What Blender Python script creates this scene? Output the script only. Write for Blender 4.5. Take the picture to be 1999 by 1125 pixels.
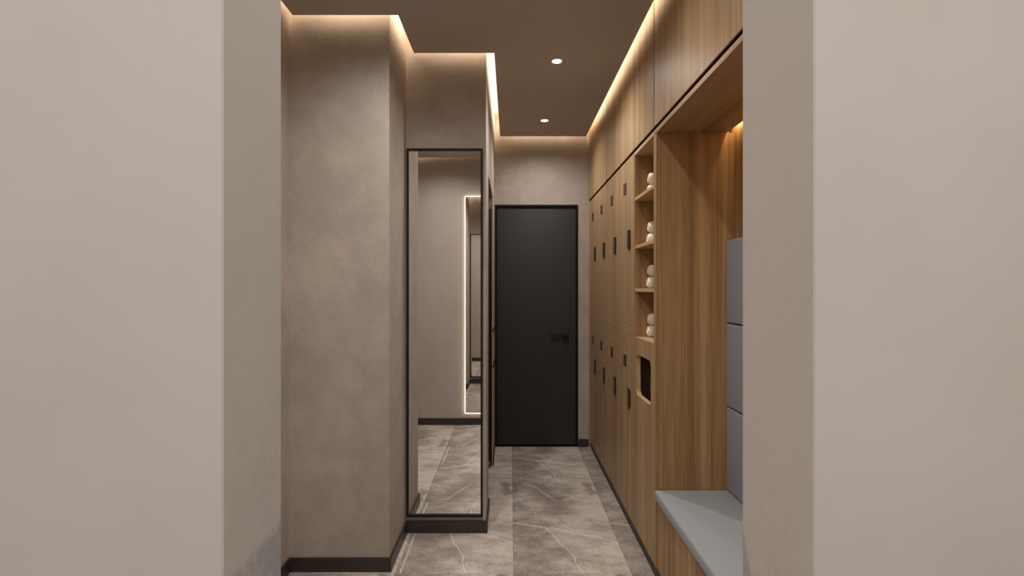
import bpy, bmesh, math
from mathutils import Vector

for o in list(bpy.data.objects):
    bpy.data.objects.remove(o)
SC = bpy.context.scene
COL = SC.collection

# ------------------------------------------------------------------ camera, world, lights, exposure
CAM_H = 1.40
cam_d = bpy.data.cameras.new('camera')
cam = bpy.data.objects.new('camera', cam_d)
COL.objects.link(cam)
cam.location = (0, 0, CAM_H)
cam.rotation_euler = (math.radians(90), 0, 0)
cam_d.sensor_width = 36
cam_d.lens = 36 * 1000 / 1999
cam_d.shift_x = 3.0 / 1999
cam_d.shift_y = 1.0 / 1999
cam_d.clip_start = 0.02
SC.camera = cam

w = bpy.data.worlds.new('world')
SC.world = w
w.use_nodes = True
w.node_tree.nodes['Background'].inputs[0].default_value = (0.5, 0.5, 0.5, 1)
w.node_tree.nodes['Background'].inputs[1].default_value = 0.02

SC.view_settings.view_transform = 'Standard'
SC.view_settings.look = 'None'
SC.view_settings.gamma = 1
SC.view_settings.use_curve_mapping = False
SC.view_settings.exposure = 0.7
SC.cycles.max_bounces = 10
SC.cycles.diffuse_bounces = 6
SC.cycles.glossy_bounces = 5
SC.cycles.sample_clamp_indirect = 3.0

def lamp(name, kind, loc, energy, color, rot=(0, 0, 0), **kw):
    d = bpy.data.lights.new(name, kind)
    d.energy = energy
    d.color = color
    for k, v in kw.items():
        setattr(d, k, v)
    o = bpy.data.objects.new(name, d)
    o.location = loc
    o.rotation_euler = rot
    COL.objects.link(o)
    return o

ROOM_WARM = (1.0, 0.95, 0.895)
P_SPOT = 18.5
LED_STRENGTH = 5.6
# added fill light, unseen behind the camera, to brighten the opening wall
lamp('hall_fill', 'AREA', (0.0, -0.75, 2.66), 34.7, (0.95, 0.97, 0.963), shape='RECTANGLE', size=2.4, size_y=1.2)
# beams of the recessed downlights (fixtures are built below)
SPOTS = [(0.272, 3.0), (0.27, 4.06), (0.272, 1.94), (0.272, 0.95)]
LEFT_SPOTS = [(-0.45, 1.98), (-0.62, 1.10)]
for i, (sx, sy) in enumerate(SPOTS + LEFT_SPOTS):
    e = P_SPOT * (1.5, 1.05, 0.55, 1.1, 1.6, 0.9)[i]
    lamp('downlight_beam', 'SPOT', (sx, sy, 2.722), e, ROOM_WARM,
         spot_size=math.radians(154), spot_blend=1.0, shadow_soft_size=0.025)

# ------------------------------------------------------------------ node helpers
class NT:
    def __init__(s, name):
        s.m = bpy.data.materials.new(name)
        s.m.use_nodes = True
        s.t = s.m.node_tree
        s.b = s.t.nodes['Principled BSDF']
    def link(s, a, b):
        s.t.links.new(a, b)
    def put(s, sock, v):
        if isinstance(v, bpy.types.NodeSocket):
            s.link(v, sock)
        elif v is not None:
            sock.default_value = v
    def math(s, op, a, b=None, c=None, clamp=False):
        n = s.t.nodes.new('ShaderNodeMath')
        n.operation = op
        n.use_clamp = clamp
        for i, v in enumerate((a, b, c)):
            s.put(n.inputs[i], v)
        return n.outputs[0]
    def vec(s, op, a, b=None, sc=None):
        n = s.t.nodes.new('ShaderNodeVectorMath')
        n.operation = op
        s.put(n.inputs[0], a)
        s.put(n.inputs[1], b)
        if sc is not None:
            s.put(n.inputs['Scale'], sc)
        return n.outputs['Value'] if op in ('LENGTH', 'DOT_PRODUCT', 'DISTANCE') else n.outputs[0]
    def pos(s):
        return s.t.nodes.new('ShaderNodeNewGeometry').outputs['Position']
    def sep(s, v):
        n = s.t.nodes.new('ShaderNodeSeparateXYZ')
        s.link(v, n.inputs[0])
        return n.outputs
    def comb(s, x, y, z):
        n = s.t.nodes.new('ShaderNodeCombineXYZ')
        for i, v in enumerate((x, y, z)):
            s.put(n.inputs[i], v)
        return n.outputs[0]
    def noise(s, v, scale, detail=3, rough=0.55, dist=0.0, color=False):
        n = s.t.nodes.new('ShaderNodeTexNoise')
        s.link(v, n.inputs['Vector'])
        n.inputs['Scale'].default_value = scale
        n.inputs['Detail'].default_value = detail
        n.inputs['Roughness'].default_value = rough
        n.inputs['Distortion'].default_value = dist
        return n.outputs['Color' if color else 0]
    def white(s, v):
        n = s.t.nodes.new('ShaderNodeTexWhiteNoise')
        n.noise_dimensions = '1D'
        s.link(v, n.inputs['W'])
        return n.outputs['Value']
    def ramp(s, f, a, b, lo=0.0, hi=1.0, smooth=True):
        n = s.t.nodes.new('ShaderNodeMapRange')
        n.interpolation_type = 'SMOOTHSTEP' if smooth else 'LINEAR'
        s.link(f, n.inputs[0])
        for i, v in zip((1, 2, 3, 4), (a, b, lo, hi)):
            s.put(n.inputs[i], v)
        return n.outputs[0]
    def mix(s, f, a, b, mode='MIX'):
        n = s.t.nodes.new('ShaderNodeMix')
        n.data_type = 'RGBA'
        n.blend_type = mode
        s.put(n.inputs[0], f)
        for sock, v in ((n.inputs[6], a), (n.inputs[7], b)):
            if isinstance(v, (tuple, list)):
                v = tuple(v) + (1,) if len(v) == 3 else v
            s.put(sock, v)
        return n.outputs[2]
    def bump(s, h, strength=0.2, dist=0.002):
        n = s.t.nodes.new('ShaderNodeBump')
        n.inputs['Strength'].default_value = strength
        n.inputs['Distance'].default_value = dist
        s.link(h, n.inputs['Height'])
        s.link(n.outputs[0], s.b.inputs['Normal'])
    def color(s, c):
        if isinstance(c, (tuple, list)) and len(c) == 3:
            c = tuple(c) + (1,)
        s.put(s.b.inputs['Base Color'], c)

def lin(r, g, b):
    return tuple(((c / 255 + 0.055) / 1.055) ** 2.4 if c > 10 else c / 255 / 12.92 for c in (r, g, b))

def plain(name, rgb, rough=0.5, metal=0.0, speck=0.06, scale=30):
    n = NT(name)
    f = n.noise(n.pos(), scale, 3)
    a = tuple(c * (1 - speck) for c in rgb)
    b = tuple(min(1, c * (1 + speck)) for c in rgb)
    n.color(n.mix(f, a, b))
    n.b.inputs['Roughness'].default_value = rough
    n.b.inputs['Metallic'].default_value = metal
    return n.m

# ------------------------------------------------------------------ materials
def plaster(name, base, amount=0.13):
    n = NT(name)
    p = n.pos()
    big = n.noise(p, 1.7, 4, 0.6, 0.6)
    mid = n.noise(p, 9, 5, 0.65, 0.3)
    fine = n.noise(p, 70, 3, 0.6)
    f = n.math('ADD', n.math('MULTIPLY', big, 0.5), n.math('ADD', n.math('MULTIPLY', mid, 0.35), n.math('MULTIPLY', fine, 0.15)))
    f = n.ramp(f, 0.36, 0.64)
    a = tuple(c * (1 - amount) for c in base)
    b = tuple(c * (1 + amount) for c in base)
    col = n.mix(f, a, b)
    pits = n.ramp(n.noise(p, 26, 2, 0.5, 1.2), 0.70, 0.76)
    col = n.mix(n.math('MULTIPLY', pits, 0.35), col, tuple(c * 0.55 for c in base))
    n.color(col)
    n.b.inputs['Roughness'].default_value = 0.72
    n.bump(n.math('ADD', mid, n.math('MULTIPLY', fine, 0.3)), 0.25, 0.003)
    return n.m

M_plaster = plaster('taupe_microcement', lin(172, 161, 151))

def hall_plaster():
    """paler plaster of the opening wall, with a darker hand-worked band round the opening and a grey patch low on it"""
    n = NT('pale_rough_plaster')
    p = n.pos()
    x, y, z = n.sep(p)
    rag = n.noise(p, 55, 5, 0.75)
    rag2 = n.noise(p, 7, 3, 0.6)
    pale = n.mix(n.ramp(n.noise(p, 3.0, 4, 0.6), 0.3, 0.7), lin(175, 166, 157), lin(180, 172, 164))
    band = n.mix(n.ramp(n.noise(p, 4.0, 3, 0.6), 0.35, 0.65), lin(181, 171, 164), lin(183, 174, 166))
    ax = n.math('ABSOLUTE', n.math('SUBTRACT', x, 0.0016))
    e = n.math('ADD', ax, n.math('ADD', n.math('MULTIPLY', n.math('SUBTRACT', rag, 0.5), 0.016), n.math('MULTIPLY', n.math('SUBTRACT', rag2, 0.5), 0.008)))
    isb = n.ramp(e, 0.2695, 0.2725, 1.0, 0.0)
    col = n.mix(isb, pale, band)
    zz = n.math('ADD', z, n.math('ADD', n.math('MULTIPLY', n.math('SUBTRACT', rag, 0.5), 0.03), n.math('MULTIPLY', n.math('SUBTRACT', 0.6, y), n.ramp(x, -0.1, 0.1, 0.05, 2.2))))
    patch = n.math('MULTIPLY', isb, n.ramp(zz, 1.115, 1.135, 1.0, 0.0))
    col = n.mix(patch, col, lin(150, 147, 146))
    n.color(col)
    n.b.inputs['Roughness'].default_value = 0.85
    n.bump(rag, 0.02, 0.0008)
    return n.m
M_hall = hall_plaster()

def wood(name, axis, dark, light, stave=0.0, stave_w=26.0):
    """oak veneer; axis = direction of the grain"""
    n = NT(name)
    p = n.pos()
    x, y, z = n.sep(p)
    if axis == 'Z':
        cross = n.math('ADD', x, y); along = z
        q = n.comb(n.math('MULTIPLY', x, 60), n.math('MULTIPLY', y, 60), n.math('MULTIPLY', z, 1.2))
        q2 = n.comb(n.math('MULTIPLY', x, 11), n.math('MULTIPLY', y, 11), n.math('MULTIPLY', z, 0.25))
    else:
        cross = n.math('ADD', x, z); along = y
        q = n.comb(n.math('MULTIPLY', x, 60), n.math('MULTIPLY', y, 1.2), n.math('MULTIPLY', z, 60))
        q2 = n.comb(n.math('MULTIPLY', x, 11), n.math('MULTIPLY', y, 0.25), n.math('MULTIPLY', z, 11))
    fine = n.noise(q, 2.2, 5, 0.6, 0.2)
    wide = n.noise(q2, 1.6, 3, 0.55, 0.3)
    cell = n.math('FLOOR', n.math('MULTIPLY', n.math('ADD', cross, n.math('MULTIPLY', n.math('SUBTRACT', wide, 0.5), 0.004)), stave_w))
    st = n.white(cell)
    f = n.math('ADD', n.math('MULTIPLY', fine, 0.45), n.math('MULTIPLY', wide, 0.55))
    f = n.ramp(f, 0.34, 0.66)
    f = n.math('ADD', n.math('MULTIPLY', f, 1 - stave), n.math('MULTIPLY', st, stave))
    n.color(n.mix(f, dark, light))
    n.b.inputs['Roughness'].default_value = 0.46
    n.b.inputs['Specular IOR Level'].default_value = 0.28
    n.bump(fine, 0.06, 0.001)
    return n.m

M_wood = wood('oak_front', 'Z', lin(146, 118, 84), lin(183, 153, 117), 0.16, 17.0)
M_stave = wood('oak_staves', 'Z', lin(124, 92, 56), lin(186, 150, 108), 0.42, 38.0)
M_staveY = wood('oak_staves_along', 'Y', lin(130, 94, 58), lin(184, 147, 106), 0.5, 26)
M_edge = wood('oak_edge', 'Y', lin(178, 146, 108), lin(198, 168, 130), 0.1)
M_inner = plain('dark_oak_interior', lin(84, 58, 36), 0.6)
M_black = plain('black_powder_coat', lin(30, 27, 26), 0.42)
M_skirt = plain('black_skirting', lin(52, 46, 46), 0.38)
M_door = plain('charcoal_door', lin(58, 57, 56), 0.62, speck=0.03, scale=6)
M_door.node_tree.nodes['Principled BSDF'].inputs['Specular IOR Level'].default_value = 0.25
M_frame = plain('black_frame', lin(22, 19, 18), 0.55)
M_ceil = plain('taupe_ceiling_paint', lin(180, 170, 160), 0.9, speck=0.02)
M_cove = plain('cream_cove_paint', lin(215, 203, 188), 0.9, speck=0.02)
M_shadow = plain('matt_black_recess_shade', lin(14, 12, 11), 0.95)
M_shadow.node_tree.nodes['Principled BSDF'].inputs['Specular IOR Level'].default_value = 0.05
M_frame.node_tree.nodes['Principled BSDF'].inputs['Specular IOR Level'].default_value = 0.2
M_label = plain('brown_number_tag', lin(66, 46, 30), 0.5)
M_label2 = plain('umber_tag_centre', lin(98, 74, 54), 0.5)
M_lock = plain('black_lock_body', lin(38, 34, 33), 0.35)
M_keypad = plain('grey_keypad', lin(104, 100, 98), 0.3, speck=0.02)
M_btn = plain('dark_keypad_button', lin(46, 44, 44), 0.4)
M_fill_housing = plain('white_fill_housing', lin(206, 190, 170), 0.5)

def fabric(name, rgb, sc=420):
    n = NT(name)
    p = n.pos()
    f = n.noise(p, sc, 2, 0.5)
    g = n.noise(p, 5, 3)
    c = n.mix(f, tuple(v * 0.93 for v in rgb), tuple(v * 1.06 for v in rgb))
    n.color(n.mix(n.math('MULTIPLY', g, 0.12), c, tuple(v * 0.8 for v in rgb)))
    n.b.inputs['Roughness'].default_value = 0.62
    n.bump(f, 0.1, 0.0006)
    return n.m
M_seat = fabric('blue_grey_upholstery', lin(148, 152, 155))
M_back = fabric('slate_grey_upholstery', lin(142, 146, 158))
M_towel = fabric('white_terry', lin(238, 228, 212), 260)

def mirror_mat():
    n = NT('mirror_glass')
    n.color((0.93, 0.92, 0.91))
    n.b.inputs['Metallic'].default_value = 1
    n.b.inputs['Roughness'].default_value = 0.012
    return n.m
M_mirror = mirror_mat()

def emit(name, rgb, s):
    m = bpy.data.materials.new(name)
    m.use_nodes = True
    b = m.node_tree.nodes['Principled BSDF']
    b.inputs['Base Color'].default_value = (0.9, 0.85, 0.75, 1)
    b.inputs['Emission Color'].default_value = (*rgb, 1)
    b.inputs['Emission Strength'].default_value = s
    return m
M_led = emit('warm_cove_led', (1.0, 0.82, 0.60), LED_STRENGTH)
M_led_m = emit('mirror_led_border', (1.0, 0.84, 0.62), 1.6)
M_led_a = emit('alcove_led', (1.0, 0.68, 0.34), 24)
M_bulb = emit('downlight_lens', (1.0, 0.86, 0.66), 14)

# ---- floor stone: every 58 x 118 cm tile carries the same print
TU, TV, U0, V0 = 0.58, 1.18, 0.015, 2.511
def px(zx, zy):
    x = 780 + zx * 0.26013; y = 860 + zy * 0.26013
    Y = 1400.0 / (y - 563.5)
    return ((x - 996.5) * Y / 1000 - U0, Y - V0)
VEINS = [
    ([(852, 616), (980, 640), (1095, 655)], 0.0022, 1.0),
    ([(1095, 655), (1150, 668), (1180, 664), (1350, 707), (1470, 722), (1560, 745)], 0.0024, 0.9),
    ([(1095, 655), (1160, 720), (1215, 785), (1270, 830), (1315, 885), (1335, 940), (1385, 1001)], 0.0019, 1.0),
    ([(1560, 745), (1650, 775)], 0.003, 0.5),
    ([(866, 824), (1000, 838), (1040, 862)], 0.002, 0.45),
    ([(870, 500), (905, 540), (1000, 545)], 0.002, 0.35),
    ([(930, 330), (1010, 345), (1110, 415), (1165, 450)], 0.006, 0.35),
    ([(1455, 990), (1330, 975)], 0.004, 0.35),
]
DARKS = [
    ([(880, 350), (1040, 345), (1180, 510)], 0.10, 0.8),
    ([(1400, 325), (1440, 395), (1500, 400)], 0.035, 0.9),
    ([(880, 640), (930, 700), (1010, 740)], 0.07, 0.55),
    ([(870, 860), (1080, 900)], 0.06, 0.5),
]
def stone():
    n = NT('grey_brown_veined_stone_tile')
    p = n.pos()
    x, y, z = n.sep(p)
    u = n.math('FLOORED_MODULO', n.math('SUBTRACT', x, U0), TU)
    v = n.math('FLOORED_MODULO', n.math('SUBTRACT', y, V0), TV)
    t = n.comb(u, v, 0)
    nv = n.vec('SUBTRACT', n.noise(t, 22, 4, 0.65, 0, True), (0.5, 0.5, 0.5))
    q = n.vec('ADD', t, n.vec('SCALE', nv, sc=0.028))
    qf = n.vec('MULTIPLY', q, (1, 1, 0))
    nb = n.vec('SUBTRACT', n.noise(t, 9, 5, 0.7, 0, True), (0.5, 0.5, 0.5))
    qb = n.vec('MULTIPLY', n.vec('ADD', t, n.vec('SCALE', nb, sc=0.16)), (1, 1, 0))
    def seg(P, a, b):
        a = Vector((a[0], a[1], 0)); b = Vector((b[0], b[1], 0)); d = b - a
        pa = n.vec('SUBTRACT', P, tuple(a))
        h = n.math('MULTIPLY', n.vec('DOT_PRODUCT', pa, tuple(d)), 1.0 / max(1e-9, d.length_squared), clamp=True)
        return n.vec('LENGTH', n.vec('SUBTRACT', pa, n.vec('SCALE', tuple(d), sc=h)))
    def line(P, pts, wd, st, soft):
        pts = [px(*a) for a in pts]
        dd = None
        for a, b in zip(pts, pts[1:]):
            s_ = seg(P, a, b)
            dd = s_ if dd is None else n.math('MINIMUM', dd, s_)
        return n.math('MULTIPLY', n.ramp(dd, wd * (1 - soft), wd * (1 + soft * 2), 1.0, 0.0), st)
    cloud = n.noise(n.vec('MULTIPLY', t, (0.8, 1.3, 1.0)), 5.5, 9, 0.72, 0.15)
    grain = n.noise(n.vec('MULTIPLY', t, (1.0, 2.6, 1.0)), 60, 4, 0.7)
    f = n.math('ADD', n.math('MULTIPLY', cloud, 0.68), n.math('MULTIPLY', grain, 0.32))
    f = n.math('ADD', f, n.ramp(u, 0.0, TU, -0.03, 0.07, False))
    col = n.mix(n.ramp(f, 0.37, 0.65), lin(136, 126, 119), lin(206, 196, 187))
    dk = None
    for pts, wd, st in DARKS:
        s_ = line(qb, pts, wd * 0.6, st, 0.8)
        dk = s_ if dk is None else n.math('MAXIMUM', dk, s_)
    col = n.mix(n.math('MULTIPLY', dk, 0.75), col, lin(108, 96, 90))
    vn = None
    for pts, wd, st in VEINS:
        s_ = line(qf, pts, wd, st, 0.5)
        vn = s_ if vn is None else n.math('MAXIMUM', vn, s_)
    side = n.math('MULTIPLY', n.ramp(n.math('ABSOLUTE', n.math('SUBTRACT', n.vec('DOT_PRODUCT', qf, (1, 0, 0)), 0.022)), 0.001, 0.006, 1, 0), n.math('MULTIPLY', n.ramp(x, -0.49, -0.48, 0.9, 0.0), n.ramp(v, 0.36, 0.48, 1.0, 0.0)))
    vn = n.math('MAXIMUM', vn, side)
    vn = n.math('MULTIPLY', vn, n.ramp(n.noise(t, 30, 3), 0.2, 0.55, 0.45, 1.0))
    hair = n.ramp(n.math('ABSOLUTE', n.math('SUBTRACT', n.noise(t, 4.2, 3, 0.55, 1.6), 0.5)), 0.0, 0.008, 0.35, 0.0)
    col = n.mix(hair, col, lin(186, 172, 158))
    col = n.mix(n.math('MULTIPLY', vn, 0.85), col, lin(238, 224, 208))
    gu = n.math('MINIMUM', u, n.math('SUBTRACT', TU, u))
    gv = n.math('MINIMUM', v, n.math('SUBTRACT', TV, v))
    g = n.ramp(n.math('MINIMUM', gu, gv), 0.0006, 0.0016, 1, 0)
    col = n.mix(n.math('MULTIPLY', g, 0.7), col, lin(84, 74, 68))
    n.color(col)
    n.b.inputs['Roughness'].default_value = 0.36
    n.b.inputs['Specular IOR Level'].default_value = 0.35
    n.bump(n.math('SUBTRACT', n.math('MULTIPLY', grain, 0.3), g), 0.15, 0.001)
    return n.m
M_stone = stone()

# ------------------------------------------------------------------ mesh helpers
def bx(bm, x0, x1, y0, y1, z0, z1, bev=0.0, seg=2):
    vs = [bm.verts.new((x, y, z)) for x in (x0, x1) for y in (y0, y1) for z in (z0, z1)]
    idx = [(0, 1, 3, 2), (4, 6, 7, 5), (0, 4, 5, 1), (2, 3, 7, 6), (0, 2, 6, 4), (1, 5, 7, 3)]
    fs = [bm.faces.new([vs[i] for i in f]) for f in idx]
    if bev > 0:
        es = list({e for f in fs for e in f.edges})
        bmesh.ops.bevel(bm, geom=es, offset=bev, segments=seg, profile=0.5, affect='EDGES')
    return fs

def new(name, bm, mat, parent=None, loc=(0, 0, 0), smooth=False):
    bmesh.ops.recalc_face_normals(bm, faces=bm.faces)
    me = bpy.data.meshes.new(name)
    bm.to_mesh(me)
    bm.free()
    me.materials.append(mat)
    if smooth:
        for p in me.polygons:
            p.use_smooth = True
        me.set_sharp_from_angle(angle=math.radians(40))
    o = bpy.data.objects.new(name, me)
    o.location = loc
    COL.objects.link(o)
    o.parent = parent
    return o

def box(name, mat, dims, parent=None, bev=0.0, seg=2, loc=(0, 0, 0)):
    bm = bmesh.new()
    bx(bm, *dims, bev=bev, seg=seg)
    return new(name, bm, mat, parent, loc, smooth=bev > 0 and seg > 1)

def boxes(name, mat, lst, parent=None, bev=0.0):
    bm = bmesh.new()
    for d in lst:
        bx(bm, *d, bev=bev)
    return new(name, bm, mat, parent)

def tag(o, label, cat, group=None, kind=None):
    o['label'] = label
    o['category'] = cat
    if group:
        o['group'] = group
    if kind:
        o['kind'] = kind
    return o

def thing(name, loc, label, cat, group=None):
    o = bpy.data.objects.new(name, None)
    o.empty_display_size = 0.1
    o.location = loc
    COL.objects.link(o)
    return tag(o, label, cat, group)

def struct(o, label=None):
    o['kind'] = 'structure'
    if label:
        o['label'] = label
    return o

def copy_tree(o, parent=None):
    c = o.copy()
    COL.objects.link(c)
    c.parent = parent
    for ch in list(o.children):
        copy_tree(ch, c)
    return c

def prism(bm, pts, z0, z1):
    lo = [bm.verts.new((x, y, z0)) for x, y in pts]
    hi = [bm.verts.new((x, y, z1)) for x, y in pts]
    bm.faces.new(lo[::-1]); bm.faces.new(hi)
    for i in range(len(pts)):
        j = (i + 1) % len(pts)
        bm.faces.new((lo[i], lo[j], hi[j], hi[i]))

def cyl(bm, c, r, h, axis='Z', seg=32, r2=None):
    r2 = r if r2 is None else r2
    rings = []
    for t, rr in ((0, r), (h, r2)):
        ring = []
        for i in range(seg):
            a = 2 * math.pi * i / seg
            p, q = rr * math.cos(a), rr * math.sin(a)
            v = {'Z': (p, q, t), 'X': (t, p, q), 'Y': (p, t, q)}[axis]
            ring.append(bm.verts.new((c[0] + v[0], c[1] + v[1], c[2] + v[2])))
        rings.append(ring)
    for i in range(seg):
        j = (i + 1) % seg
        bm.faces.new((rings[0][i], rings[0][j], rings[1][j], rings[1][i]))
    bm.faces.new(rings[0][::-1]); bm.faces.new(rings[1])

def cut(o, cutter_bm):
    """cut the shapes of cutter_bm out of o's mesh"""
    bmesh.ops.recalc_face_normals(cutter_bm, faces=cutter_bm.faces)
    me = bpy.data.meshes.new('cutter')
    cutter_bm.to_mesh(me); cutter_bm.free()
    c = bpy.data.objects.new('cutter', me)
    COL.objects.link(c)
    c.matrix_world = o.matrix_world
    c.location = o.location
    md = o.modifiers.new('cut', 'BOOLEAN')
    md.operation = 'DIFFERENCE'; md.solver = 'EXACT'; md.object = c
    par = o.parent
    o.parent = None
    bpy.context.view_layer.update()
    dg = bpy.context.evaluated_depsgraph_get()
    res = bpy.data.meshes.new_from_object(o.evaluated_get(dg))
    o.modifiers.clear()
    o.data = res
    o.parent = par
    bpy.data.objects.remove(c)
    bpy.data.meshes.remove(me)

# ------------------------------------------------------------------ the setting
XL, XR = -1.097, 0.695          # left wall, cabinet fronts
XBK = 1.065                     # back of the alcove
D1, D2, DB = 2.538, 2.941, 4.531
XB1, XB2 = -0.60, -0.14
ZP, ZC = 2.734, 2.93            # underside of dropped ceiling, slab above it
YF0, YF1 = 0.468, 0.600         # thickness of the wall with the opening
OX0, OX1 = -0.2683, 0.2715      # the opening
SK = 0.068

struct(box('floor', M_stone, (-2.0, 2.0, -2.4, 4.66, -0.1, 0.0)), 'grey brown veined stone floor tiles')
struct(box('ceiling', M_cove, (-2.0, 2.0, -2.4, 4.66, ZC, ZC + 0.1)), 'cream slab seen through the lit ceiling gap')
bm = bmesh.new()
prism(bm, [(-1.062, 0.645), (0.663, 0.645), (0.663, 4.491), (-0.0915, 4.491), (-0.0915, 2.901), (-0.547, 2.901), (-0.547, 2.498), (-1.062, 2.498)], ZP, ZP + 0.02)
struct(new('ceiling_panel', bm, M_ceil), 'dark taupe dropped ceiling with stepped outline')

struct(box('wall_left_near', M_plaster, (-1.25, XL, YF1, D1, 0, ZC)), 'taupe plaster wall at far left')
struct(box('wall_left_middle', M_plaster, (-1.40, XB1, D1, D2, 0, ZC)), 'taupe plaster block left of the tall mirror')
XJ0, XJ1 = 3.257, 4.032
struct(boxes('wall_left_far', M_plaster, [(-1.40, XB2, D2, XJ0, 0, ZC), (-0.24, XB2, XJ0, XJ1, 2.124, ZC), (-1.40, XB2, XJ1, DB, 0, ZC), (-1.40, -1.30, XJ0, XJ1, 0, ZC)]),
       'taupe plaster wall carrying the tall mirror, with side opening')
DX0, DX1, DZ = -0.138, 0.598, 2.141
struct(boxes('wall_back', M_plaster, [(DX1, 1.25, DB, DB + 0.13, 0, ZC), (-1.40, DX0, DB, DB + 0.13, 0, ZC), (DX0, DX1, DB, DB + 0.13, DZ, ZC)]),
       'taupe plaster wall around the charcoal door')
struct(box('wall_right', M_plaster, (XBK + 0.018, XBK + 0.12, YF1, DB, 0, ZC)))
# the wall whose opening the camera looks through
bm = bmesh.new()
bx(bm, -1.9, OX0, 0.478, YF1, 0, ZC, bev=0.0015, seg=1)
bx(bm, OX1, 1.9, 0.458, YF1, 0, ZC, bev=0.0015, seg=1)
bx(bm, OX0, OX1, YF0, YF1, 2.25, ZC)
struct(new('wall_front', bm, M_hall), 'pale greige rough plaster wall either side of the narrow opening')
struct(boxes('wall_rear', M_hall, [(-1.9, 1.9, -2.4, -2.3, 0, ZC), (-2.0, -1.9, -2.4, YF1, 0, ZC), (1.9, 2.0, -2.4, YF1, 0, ZC)]))
struct(box('ceiling_hall', M_cove, (-1.9, 1.9, -2.3, 0.456, ZP, ZP + 0.02)))

t_ = 0.012
struct(boxes('baseboard_left', M_skirt, [
    (XL, XL + t_, YF1, D1 - t_, 0, SK), (XL, XB1 + t_, D1 - t_, D1, 0, SK), (XB1, XB1 + t_, D1, D2 - t_, 0, SK),
    (XB1, XB2 + 0.008, D2 - t_, D2, 0, SK), (XB2, XB2 + 0.008, D2, XJ0, 0, SK), (XB2, XB2 + 0.008, XJ1, DB, 0, SK)]), 'black skirting')
struct(boxes('baseboard_back', M_skirt, [(DX1 + 0.002, XR - 0.006, DB - t_, DB, 0, SK)]), 'short black skirting right of the door')
struct(boxes('baseboard_front', M_skirt, [(XL + t_, OX0, YF1, YF1 + t_, 0, SK)]))
# filler between the back wall and the lockers, dark shadow profile above the locker doors
struct(box('trim_1', M_edge, (XR - 0.002, XR + 0.03, 4.490, DB, 0.0, 2.164)), 'pale filler strip between lockers and back wall')
struct(box('trim_2', M_shadow, (XR + 0.006, XR + 0.03, 0.66, DB, 2.164, 2.182)), 'black shadow line above the lockers')
struct(box('trim_3', M_black, (XR + 0.008, XR + 0.030, 0.66, 4.489, 0, 0.063)), 'black recessed plinth under the lockers')
# thin black bars on the wall stub beside the side opening
for z, lb in ((1.073, 'upper of two thin black bars on wall stub beside the charcoal door'), (0.787, 'lower of two thin black bars on wall stub beside the charcoal door')):
    tag(box('wall_bar', M_black, (XB2 - 0.004, XB2 + 0.010, XJ1 - 0.006, DB - 0.03, z - 0.006, z + 0.006), bev=0.002), lb, 'bar', 'thin black wall bars')

# ---- charcoal door at the end (door_1)
door = bpy.data.objects.new('door_1', None)
door.location = (DX0, DB, 0)
COL.objects.link(door)
struct(door, 'tall flush charcoal door at the end of the corridor')
W = DX1 - DX0
bm = bmesh.new()
fy0, fy1 = -0.004, 0.10
bx(bm, 0, 0.016, fy0, fy1, 0, DZ); bx(bm, W - 0.016, W, fy0, fy1, 0, DZ); bx(bm, 0.016, W - 0.016, fy0, fy1, DZ - 0.016, DZ)
bx(bm, 0.016, W - 0.016, 0.0, fy1, 0, 0.006)
new('door_frame', bm, M_frame, door)
slab = box('door_leaf', M_door, (0.019, W - 0.019, 0.012, 0.055, 0.014, DZ - 0.019), door, bev=0.0015)
h = bpy.data.objects.new('handle', None)
bm = bmesh.new()
hx1 = 0.514 - DX0; hz = 1.002
bx(bm, hx1 - 0.163, hx1, -0.050, -0.038, hz - 0.020, hz + 0.020, bev=0.003)
bx(bm, hx1 - 0.045, hx1 - 0.012, -0.040, 0.012, hz - 0.013, hz + 0.013, bev=0.003)
bx(bm, hx1 - 0.056, hx1, 0.004, 0.012, hz - 0.028, hz + 0.028, bev=0.002)
hd = new('door_handle', bm, M_black, slab)
hd['label'] = 'flat black lever handle'

# ---- black leaf standing open in the side opening (door_2)
door2 = bpy.data.objects.new('door_2', None)
door2.location = (XB2 - 0.006, XJ1 - 0.045, 0)
COL.objects.link(door2)
struct(door2, 'narrow black door leaf standing open in the side opening')
leaf = box('door_leaf', M_frame, (-0.75, 0, 0, 0.036, 0.022, 2.02), door2, bev=0.002)
bm = bmesh.new(); bx(bm, -0.03, -0.012, -0.004, 0.0, 0.03, 0.055, bev=0.001)
pv = new('floor_pivot', bm, plain('steel', lin(150, 145, 138), 0.3, 1.0), leaf)
pv['label'] = 'small steel pivot'

# ------------------------------------------------------------------ lights fittings
def led(name, dims, lb):
    x0, x1, y0, y1, a, b = dims
    r = thing(name, ((x0 + x1) / 2, (y0 + y1) / 2, ZP + 0.02), lb, 'light strip', 'warm light strips hidden above the dropped ceiling')
    hx, hy = (x1 - x0) / 2, (y1 - y0) / 2
    box('bracket', M_cove, (-hx, hx, -hy, hy, 0.0, a - ZP - 0.0205), r)
    box('diffuser', M_led, (-hx, hx, -hy, hy, a - ZP - 0.02, b - ZP - 0.02), r)
    return r
z0, z1 = ZP + 0.070, ZP + 0.165
k = 0.032
led('led_strip', (0.663 - k - 0.006, 0.663 - k, 0.70, 4.44, z0, z1), 'warm light strip behind the ceiling edge above the overhead cabinets')
led('led_strip', (-0.05, 0.625, 4.491 - k - 0.006, 4.491 - k, z0, z1), 'warm light strip behind the ceiling edge above the charcoal door')
led('led_strip', (-0.0915 + k, -0.0915 + k + 0.006, 2.94, 4.44, z0, z1), 'warm light strip behind the ceiling edge right of the tall mirror')
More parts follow.
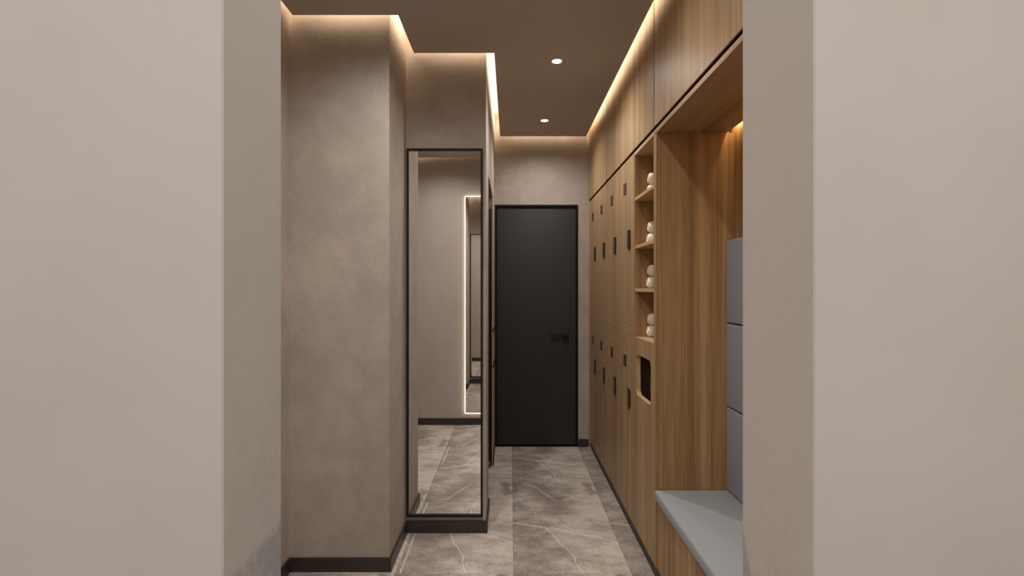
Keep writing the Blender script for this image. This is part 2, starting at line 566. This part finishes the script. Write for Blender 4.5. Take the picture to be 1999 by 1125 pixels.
led('led_strip', (-0.50, -0.07, 2.901 - k - 0.006, 2.901 - k, z0, z1), 'warm light strip behind the ceiling edge above the tall mirror')
led('led_strip', (-0.547 + k, -0.547 + k + 0.006, 2.54, 2.85, z0, z1), 'short warm light strip at the ceiling step beside the plaster block')
led('led_strip', (-1.02, -0.53, 2.498 - k - 0.006, 2.498 - k, z0, z1), 'warm light strip behind the ceiling edge above the plaster block')
led('led_strip', (-1.062 + k, -1.062 + k + 0.006, 0.70, 2.44, z0, z1), 'warm light strip behind the ceiling edge at far left')

def downlight(x, y, lb):
    r = thing('downlight', (x, y, ZP), lb, 'ceiling light', 'recessed ceiling downlights')
    bm = bmesh.new()
    n_ = 40
    prof = [(0.036, 0.0), (0.036, -0.0025), (0.030, -0.004), (0.0275, 0.0)]
    rings = [[bm.verts.new((a * math.cos(2 * math.pi * i / n_), a * math.sin(2 * math.pi * i / n_), z)) for i in range(n_)] for a, z in prof]
    for a, b in zip(rings, rings[1:] + rings[:1]):
        for i in range(n_):
            j = (i + 1) % n_
            bm.faces.new((a[i], a[j], b[j], b[i]))
    new('trim_ring', bm, M_ceil, r, smooth=True)
    bm = bmesh.new()
    cyl(bm, (0, 0, -0.0018), 0.0272, 0.0016, seg=32)
    ln = new('lens', bm, M_bulb, r)
    ln['label'] = 'glowing warm lens'
    return r
downlight(0.272, 3.0, 'nearer of the two glowing ceiling downlights')
downlight(0.27, 4.06, 'farther glowing ceiling downlight, close to the end wall')
downlight(0.272, 1.94, 'ceiling downlight over the floor beside the bench')
downlight(0.272, 0.95, 'ceiling downlight just inside the narrow opening, right side')
downlight(-0.45, 1.98, 'ceiling downlight in front of the plaster block')
downlight(-0.62, 1.10, 'ceiling downlight just inside the narrow opening, left side')
hl = thing('hall_fill_housing', (0.0, -0.75, 2.734), 'large rectangular housing of the added fill light behind the camera', 'ceiling light')
boxes('housing', M_fill_housing, [(-1.2, 1.2, -0.6, 0.6, -0.03, 0.0)], hl)  # added housing for the fill light, out of view

# ------------------------------------------------------------------ mirrors
mr = thing('wall_mirror', (-0.3765, D2, 0.096), 'tall black framed mirror on the plaster wall left of the door', 'mirror')
HW, HH, FT = 0.2165, 2.103, 0.010
bm = bmesh.new()
bx(bm, -HW, -HW + FT, -0.022, 0, 0, HH); bx(bm, HW - FT, HW, -0.022, 0, 0, HH)
bx(bm, -HW + FT, HW - FT, -0.022, 0, 0, FT); bx(bm, -HW + FT, HW - FT, -0.022, 0, HH - FT, HH)
fr = new('frame', bm, M_frame, mr)
fr['label'] = 'thin black frame'
box('mirror_glass', M_mirror, (-HW + FT, HW - FT, -0.010, -0.002, FT, HH - FT), mr)

lm = thing('lit_mirror', (-0.3775, YF1, 0.12), 'mirror with glowing edge, seen reflected inside the tall mirror', 'mirror')
LW, LH = 0.090, 2.225
box('mirror_glass', M_mirror, (-LW + 0.008, LW - 0.008, 0.003, 0.024, 0.008, LH - 0.008), lm)
bm = bmesh.new()
bx(bm, -LW, -LW + 0.008, 0, 0.025, 0, LH); bx(bm, LW - 0.008, LW, 0, 0.025, 0, LH)
bx(bm, -LW + 0.008, LW - 0.008, 0, 0.025, 0, 0.008); bx(bm, -LW + 0.008, LW - 0.008, 0, 0.025, LH - 0.008, LH)
g_ = new('light_border', bm, M_led_m, lm)
g_['label'] = 'glowing cream light border'

# ------------------------------------------------------------------ lockers
def make_locker(upper):
    r = thing('locker', (XR, 2.878, 1.1345 if upper else 0.065), '', 'locker')
    z_hi = (2.1635 - 1.1345) if upper else (1.1325 - 0.065)
    box('carcass', M_inner, (0.0195, 0.36, 0.001, 0.399, 0.001, z_hi - 0.001), r)
    d = box('door', M_wood, (0.0, 0.018, 0.0012, 0.3988, 0.0, z_hi), r, bev=0.0007, seg=1)
    zo = r.location.z
    cb = bmesh.new()
    for hz_ in ((1.211, 1.181) if upper else (1.093, 1.063)):
        for hy in (0.093, 0.171, 0.253, 0.332):
            cyl(cb, (-0.01, hy, hz_ - zo), 0.009, 0.04, 'X', 16)
    cut(d, cb)
    pz = (2.002 if upper else 0.966) - zo
    bm = bmesh.new()
    py = 0.228
    bx(bm, -0.0025, 0.0, py - 0.036, py + 0.036, pz - 0.034, pz + 0.034, bev=0.001)
    pl = new('number_plate', bm, M_label, d)
    pl['label'] = 'small dark brown number tag'
    bm = bmesh.new()
    bx(bm, -0.0035, -0.0024, py - 0.006, py + 0.010, pz - 0.022, pz + 0.014)
    new('tag_centre', bm, M_label2, pl).parent = d
    lz = (1.690 if upper else 0.765) - zo
    bm = bmesh.new()
    ly0, ly1 = 0.086, 0.136
    bx(bm, -0.010, 0.0, ly0, ly1, lz - 0.049, lz + 0.049, bev=0.002)
    lk = new('lock', bm, M_lock, d)
    lk['label'] = 'black keypad lock'
    bm = bmesh.new()
    bx(bm, -0.0112, -0.0098, ly0 + 0.010, ly1 - 0.004, lz - 0.040, lz + 0.040)
    for i in range(5):
        for j in range(2):
            bx(bm, -0.0125, -0.011, ly0 + 0.016 + j * 0.014, ly0 + 0.024 + j * 0.014, lz - 0.034 + i * 0.012, lz - 0.027 + i * 0.012)
    kp = new('keypad', bm, M_keypad, d)
    bm = bmesh.new()
    cyl(bm, (-0.012, ly0 + 0.012, lz - 0.060), 0.006, 0.012, 'X', 16)
    kn = new('lock_knob', bm, M_lock, d)
    return r

POS = ['nearest the towel shelves', 'second from the towel shelves', 'third from the towel shelves', 'at the far end beside the charcoal door']
for upper in (True, False):
    proto = make_locker(upper)
    for c in range(4):
        o = proto if c == 0 else copy_tree(proto)
        o.location = (XR, 2.878 + 0.4 * c + 0.003 * c, proto.location.z)
        o['label'] = ('upper' if upper else 'lower') + ' light oak locker with black lock, ' + POS[c]
        o['group'] = ('upper' if upper else 'lower') + ' row of oak lockers'

# ------------------------------------------------------------------ overhead cabinets
def overhead(y0, y1, lb):
    r = thing('overhead_cabinet', (XR, y0, 2.182), lb, 'cabinet', 'oak overhead cabinets above the lockers')
    L = y1 - y0
    box('carcass', M_shadow, (0.02, 0.35, 0.0015, L - 0.0015, 0.0, ZC - 2.183), r)  # carcass coloured black so the door joints look shaded
    box('door', M_wood, (0.0, 0.018, 0.005, L - 0.005, 0.0, ZC - 2.183), r, bev=0.0008, seg=1)
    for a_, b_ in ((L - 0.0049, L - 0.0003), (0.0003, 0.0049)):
        g = box('seam_shadow', M_shadow, (0.001, 0.018, a_, b_, 0, ZC - 2.183), r)  # matt black strip paints the shade inside the door joint
        g['label'] = 'dark strip standing in for shade in the cabinet door joint'
    return r
overhead(3.707, 4.530, 'farthest oak overhead cabinet, narrow, beside the end wall')
overhead(2.482, 3.707, 'middle oak overhead cabinet above the lockers and shelves')
overhead(0.66, 2.482, 'nearest and largest oak overhead cabinet, above the bench alcove')

# ------------------------------------------------------------------ towel shelf unit
Y0, Y1 = 2.4875, 2.8775
su = thing('shelf_unit', (XR, Y0, 0.065), 'open oak towel shelves with rounded hatch below, between lockers and alcove', 'shelf')
L = Y1 - Y0
def Z(z): return z - 0.065
box('side_panel', M_stave, (0.001, 0.369, L - 0.014, L - 0.0005, Z(1.114), Z(2.142)), su)
box('top_panel', M_edge, (0.0, 0.369, 0.0005, L - 0.0005, Z(2.143), Z(2.163)), su)
box('back_panel', M_stave, (0.35, 0.369, 0.0005, L - 0.0145, Z(1.13), Z(2.142)), su)
for zt in (1.908, 1.640, 1.400):
    box('shelf', M_edge, (0.002, 0.349, 0.0005, L - 0.0145, Z(zt - 0.018), Z(zt)), su, bev=0.0008, seg=1)
box('base_shelf', M_edge, (0.019, 0.349, 0.0005, L - 0.0145, Z(1.114), Z(1.1315)), su)
fp = box('front_panel', M_wood, (0.0, 0.018, 0.0005, L - 0.0005, 0.0, Z(1.1315)), su)
# rounded hatch cut through it
def rounded(y0, y1, z0, z1, r, n=8):
    pts = []
    for cy, cz, a0 in ((y1 - r, z1 - r, 0), (y0 + r, z1 - r, 90), (y0 + r, z0 + r, 180), (y1 - r, z0 + r, 270)):
        for i in range(n + 1):
            a = math.radians(a0 + 90 * i / n)
            pts.append((cy + r * math.cos(a), cz + r * math.sin(a)))
    return pts
HY0, HY1, HZ0, HZ1 = 2.5355 - Y0, 2.833 - Y0, Z(0.815), Z(1.043)
cb = bmesh.new()
R = rounded(HY0, HY1, HZ0, HZ1, 0.035)
a = [cb.verts.new((-0.02, y, z)) for y, z in R]; b = [cb.verts.new((0.04, y, z)) for y, z in R]
cb.faces.new(a[::-1]); cb.faces.new(b)
for i in range(len(R)):
    j = (i + 1) % len(R)
    cb.faces.new((a[i], a[j], b[j], b[i]))
cut(fp, cb)
# pale lipping round the hatch
bm = bmesh.new()
Ro = rounded(HY0, HY1, HZ0, HZ1, 0.035); Ri = rounded(HY0 + 0.003, HY1 - 0.003, HZ0 + 0.003, HZ1 - 0.003, 0.032)
rings = []
for X_, P_ in ((0.0002, Ro), (0.0002, Ri), (0.024, Ri), (0.024, Ro)):
    rings.append([bm.verts.new((X_, y, z)) for y, z in P_])
for p, q in zip(rings, rings[1:] + rings[:1]):
    for i in range(len(Ro)):
        j = (i + 1) % len(Ro)
        bm.faces.new((p[i], p[j], q[j], q[i]))
new('hatch_lipping', bm, M_edge, fp)['label'] = 'pale rounded edge of the hatch'
bm = bmesh.new()
bx(bm, 0.34, 0.35, 0.002, L - 0.002, 0.001, Z(1.112)); bx(bm, 0.0245, 0.34, 0.001, 0.006, 0.001, Z(1.112)); bx(bm, 0.0245, 0.34, L - 0.006, L - 0.001, 0.001, Z(1.112))
bx(bm, 0.0245, 0.34, 0.006, L - 0.006, 0.001, 0.008)
new('laundry_bin', bm, M_inner, su)['label'] = 'dark inside of the laundry hatch'

# ------------------------------------------------------------------ rolled towels
def towel_bm(rad, length):
    bm = bmesh.new()
    n_ = 36
    prof = [(0.0, 0.002), (0.35, 0.0), (0.70, 0.0015), (0.90, 0.006), (0.985, 0.014), (1.0, 0.026), (1.0, length - 0.02), (0.9, length - 0.004), (0.0, length)]
    rings = []
    for f, x in prof[1:-1]:
        ring = []
        for i in range(n_):
            a = 2 * math.pi * i / n_
            rr = rad * f * (1 + 0.010 * math.sin(3 * a + x * 20)) 
            ring.append(bm.verts.new((x, rr * math.cos(a), rr * math.sin(a))))
        rings.append(ring)
    for p, q in zip(rings, rings[1:]):
        for i in range(n_):
            j = (i + 1) % n_
            bm.faces.new((p[i], p[j], q[j], q[i]))
    bm.faces.new(rings[0][::-1]); bm.faces.new(rings[-1])
    return bm
def swirl_bm(rad):
    """raised spiral of the rolled layers on the towel's end"""
    bm = bmesh.new()
    N, turns = 110, 3.5
    prev = None
    for i in range(N):
        t = i / (N - 1)
        a = turns * 2 * math.pi * t
        r0 = rad * (0.08 + 0.72 * t)
        ring = []
        for dr, dx in ((-0.0024, 0.002), (0, -0.0022), (0.0024, 0.002)):
            ring.append(bm.verts.new((dx + (0.0012 if t > 0.8 else 0), (r0 + dr) * math.cos(a), (r0 + dr) * math.sin(a))))
        if prev:
            for k_ in range(2):
                bm.faces.new((prev[k_], prev[k_ + 1], ring[k_ + 1], ring[k_]))
        prev = ring
    return bm
names = {1.1315: 'bottom towel shelf', 1.400: 'second towel shelf from the bottom', 1.640: 'second towel shelf from the top', 1.908: 'top towel shelf'}
first = None
RT = 0.0325
for zt, nm in names.items():
    for lev in (0, 1):
        loc = (0.757 + 0.004 * lev, 2.828 - 0.002 * lev, zt + RT * 1.012 + lev * 2 * RT * 1.012)
        if first is None:
            first = thing('rolled_towel', loc, '', 'towel')
            new('towel_roll', towel_bm(RT, 0.24), M_towel, first, smooth=True)
            new('roll_end', swirl_bm(RT), M_towel, first, smooth=True)
            o = first
        else:
            o = copy_tree(first)
            o.location = loc
        o['label'] = ('lower' if lev == 0 else 'upper') + ' rolled white towel of the pair on the ' + nm
        o['group'] = 'rolled white towels on the open shelves'

# ------------------------------------------------------------------ bench alcove
al = thing('bench_alcove', (XR, 0.66, 0.065), 'large oak lined alcove around the upholstered bench', 'alcove')
def A(y): return y - 0.66
box('side_panel', M_stave, (0.0, 0.369, A(2.440), A(2.487), 0, Z(2.1425)), al, bev=0.0006, seg=1)
box('side_panel', M_stave, (0.0, 0.369, A(0.662), A(0.70), 0, Z(2.1425)), al, bev=0.0006, seg=1)
box('top_panel', M_staveY, (0.0, 1.030 - XR, A(0.662), A(2.487), Z(2.143), Z(2.1635)), al)
box('back_panel', M_stave, (XBK - XR, XBK - XR + 0.017, A(0.662), A(2.487), 0, Z(2.55)), al)
s_ = box('light_strip', M_led_a, (1.036 - XR, 1.044 - XR, A(0.72), A(2.43), Z(2.172), Z(2.181)), al)
s_['label'] = 'warm light strip along the back of the alcove ceiling'

bn = thing('bench', (XR, 0.70, 0), 'built-in oak bench with blue grey upholstered seat at lower right', 'bench')
BL = 2.4385 - 0.701
box('front_panel', M_stave, (0.004, 0.022, 0.001, BL, 0.065, 0.388), bn)
box('base', M_inner, (0.036, 0.366, 0.001, BL, 0.001, 0.386), bn)
def pad(name, dims, bev, mat, parent):
    bm = bmesh.new()
    bx(bm, *dims, bev=bev, seg=5)
    return new(name, bm, mat, parent, smooth=True)
pad('seat_pad', (-0.0115, 0.367, 0.001, BL, 0.389, 0.443), 0.014, M_seat, bn)['label'] = 'blue grey upholstered seat pad'
for i, nm in enumerate(('bottom', 'middle', 'top')):
    zb = 0.4435 + 0.396 * i
    o = thing('back_cushion', (1.026, 0.703, zb), nm + ' of three stacked slate grey wall cushions above the bench', 'cushion', 'grey wall cushions above the bench')
    pad('cushion_pad', (0, 0.0385, 0, 2.436 - 0.703, 0.002, 0.393), 0.009, M_back, o)
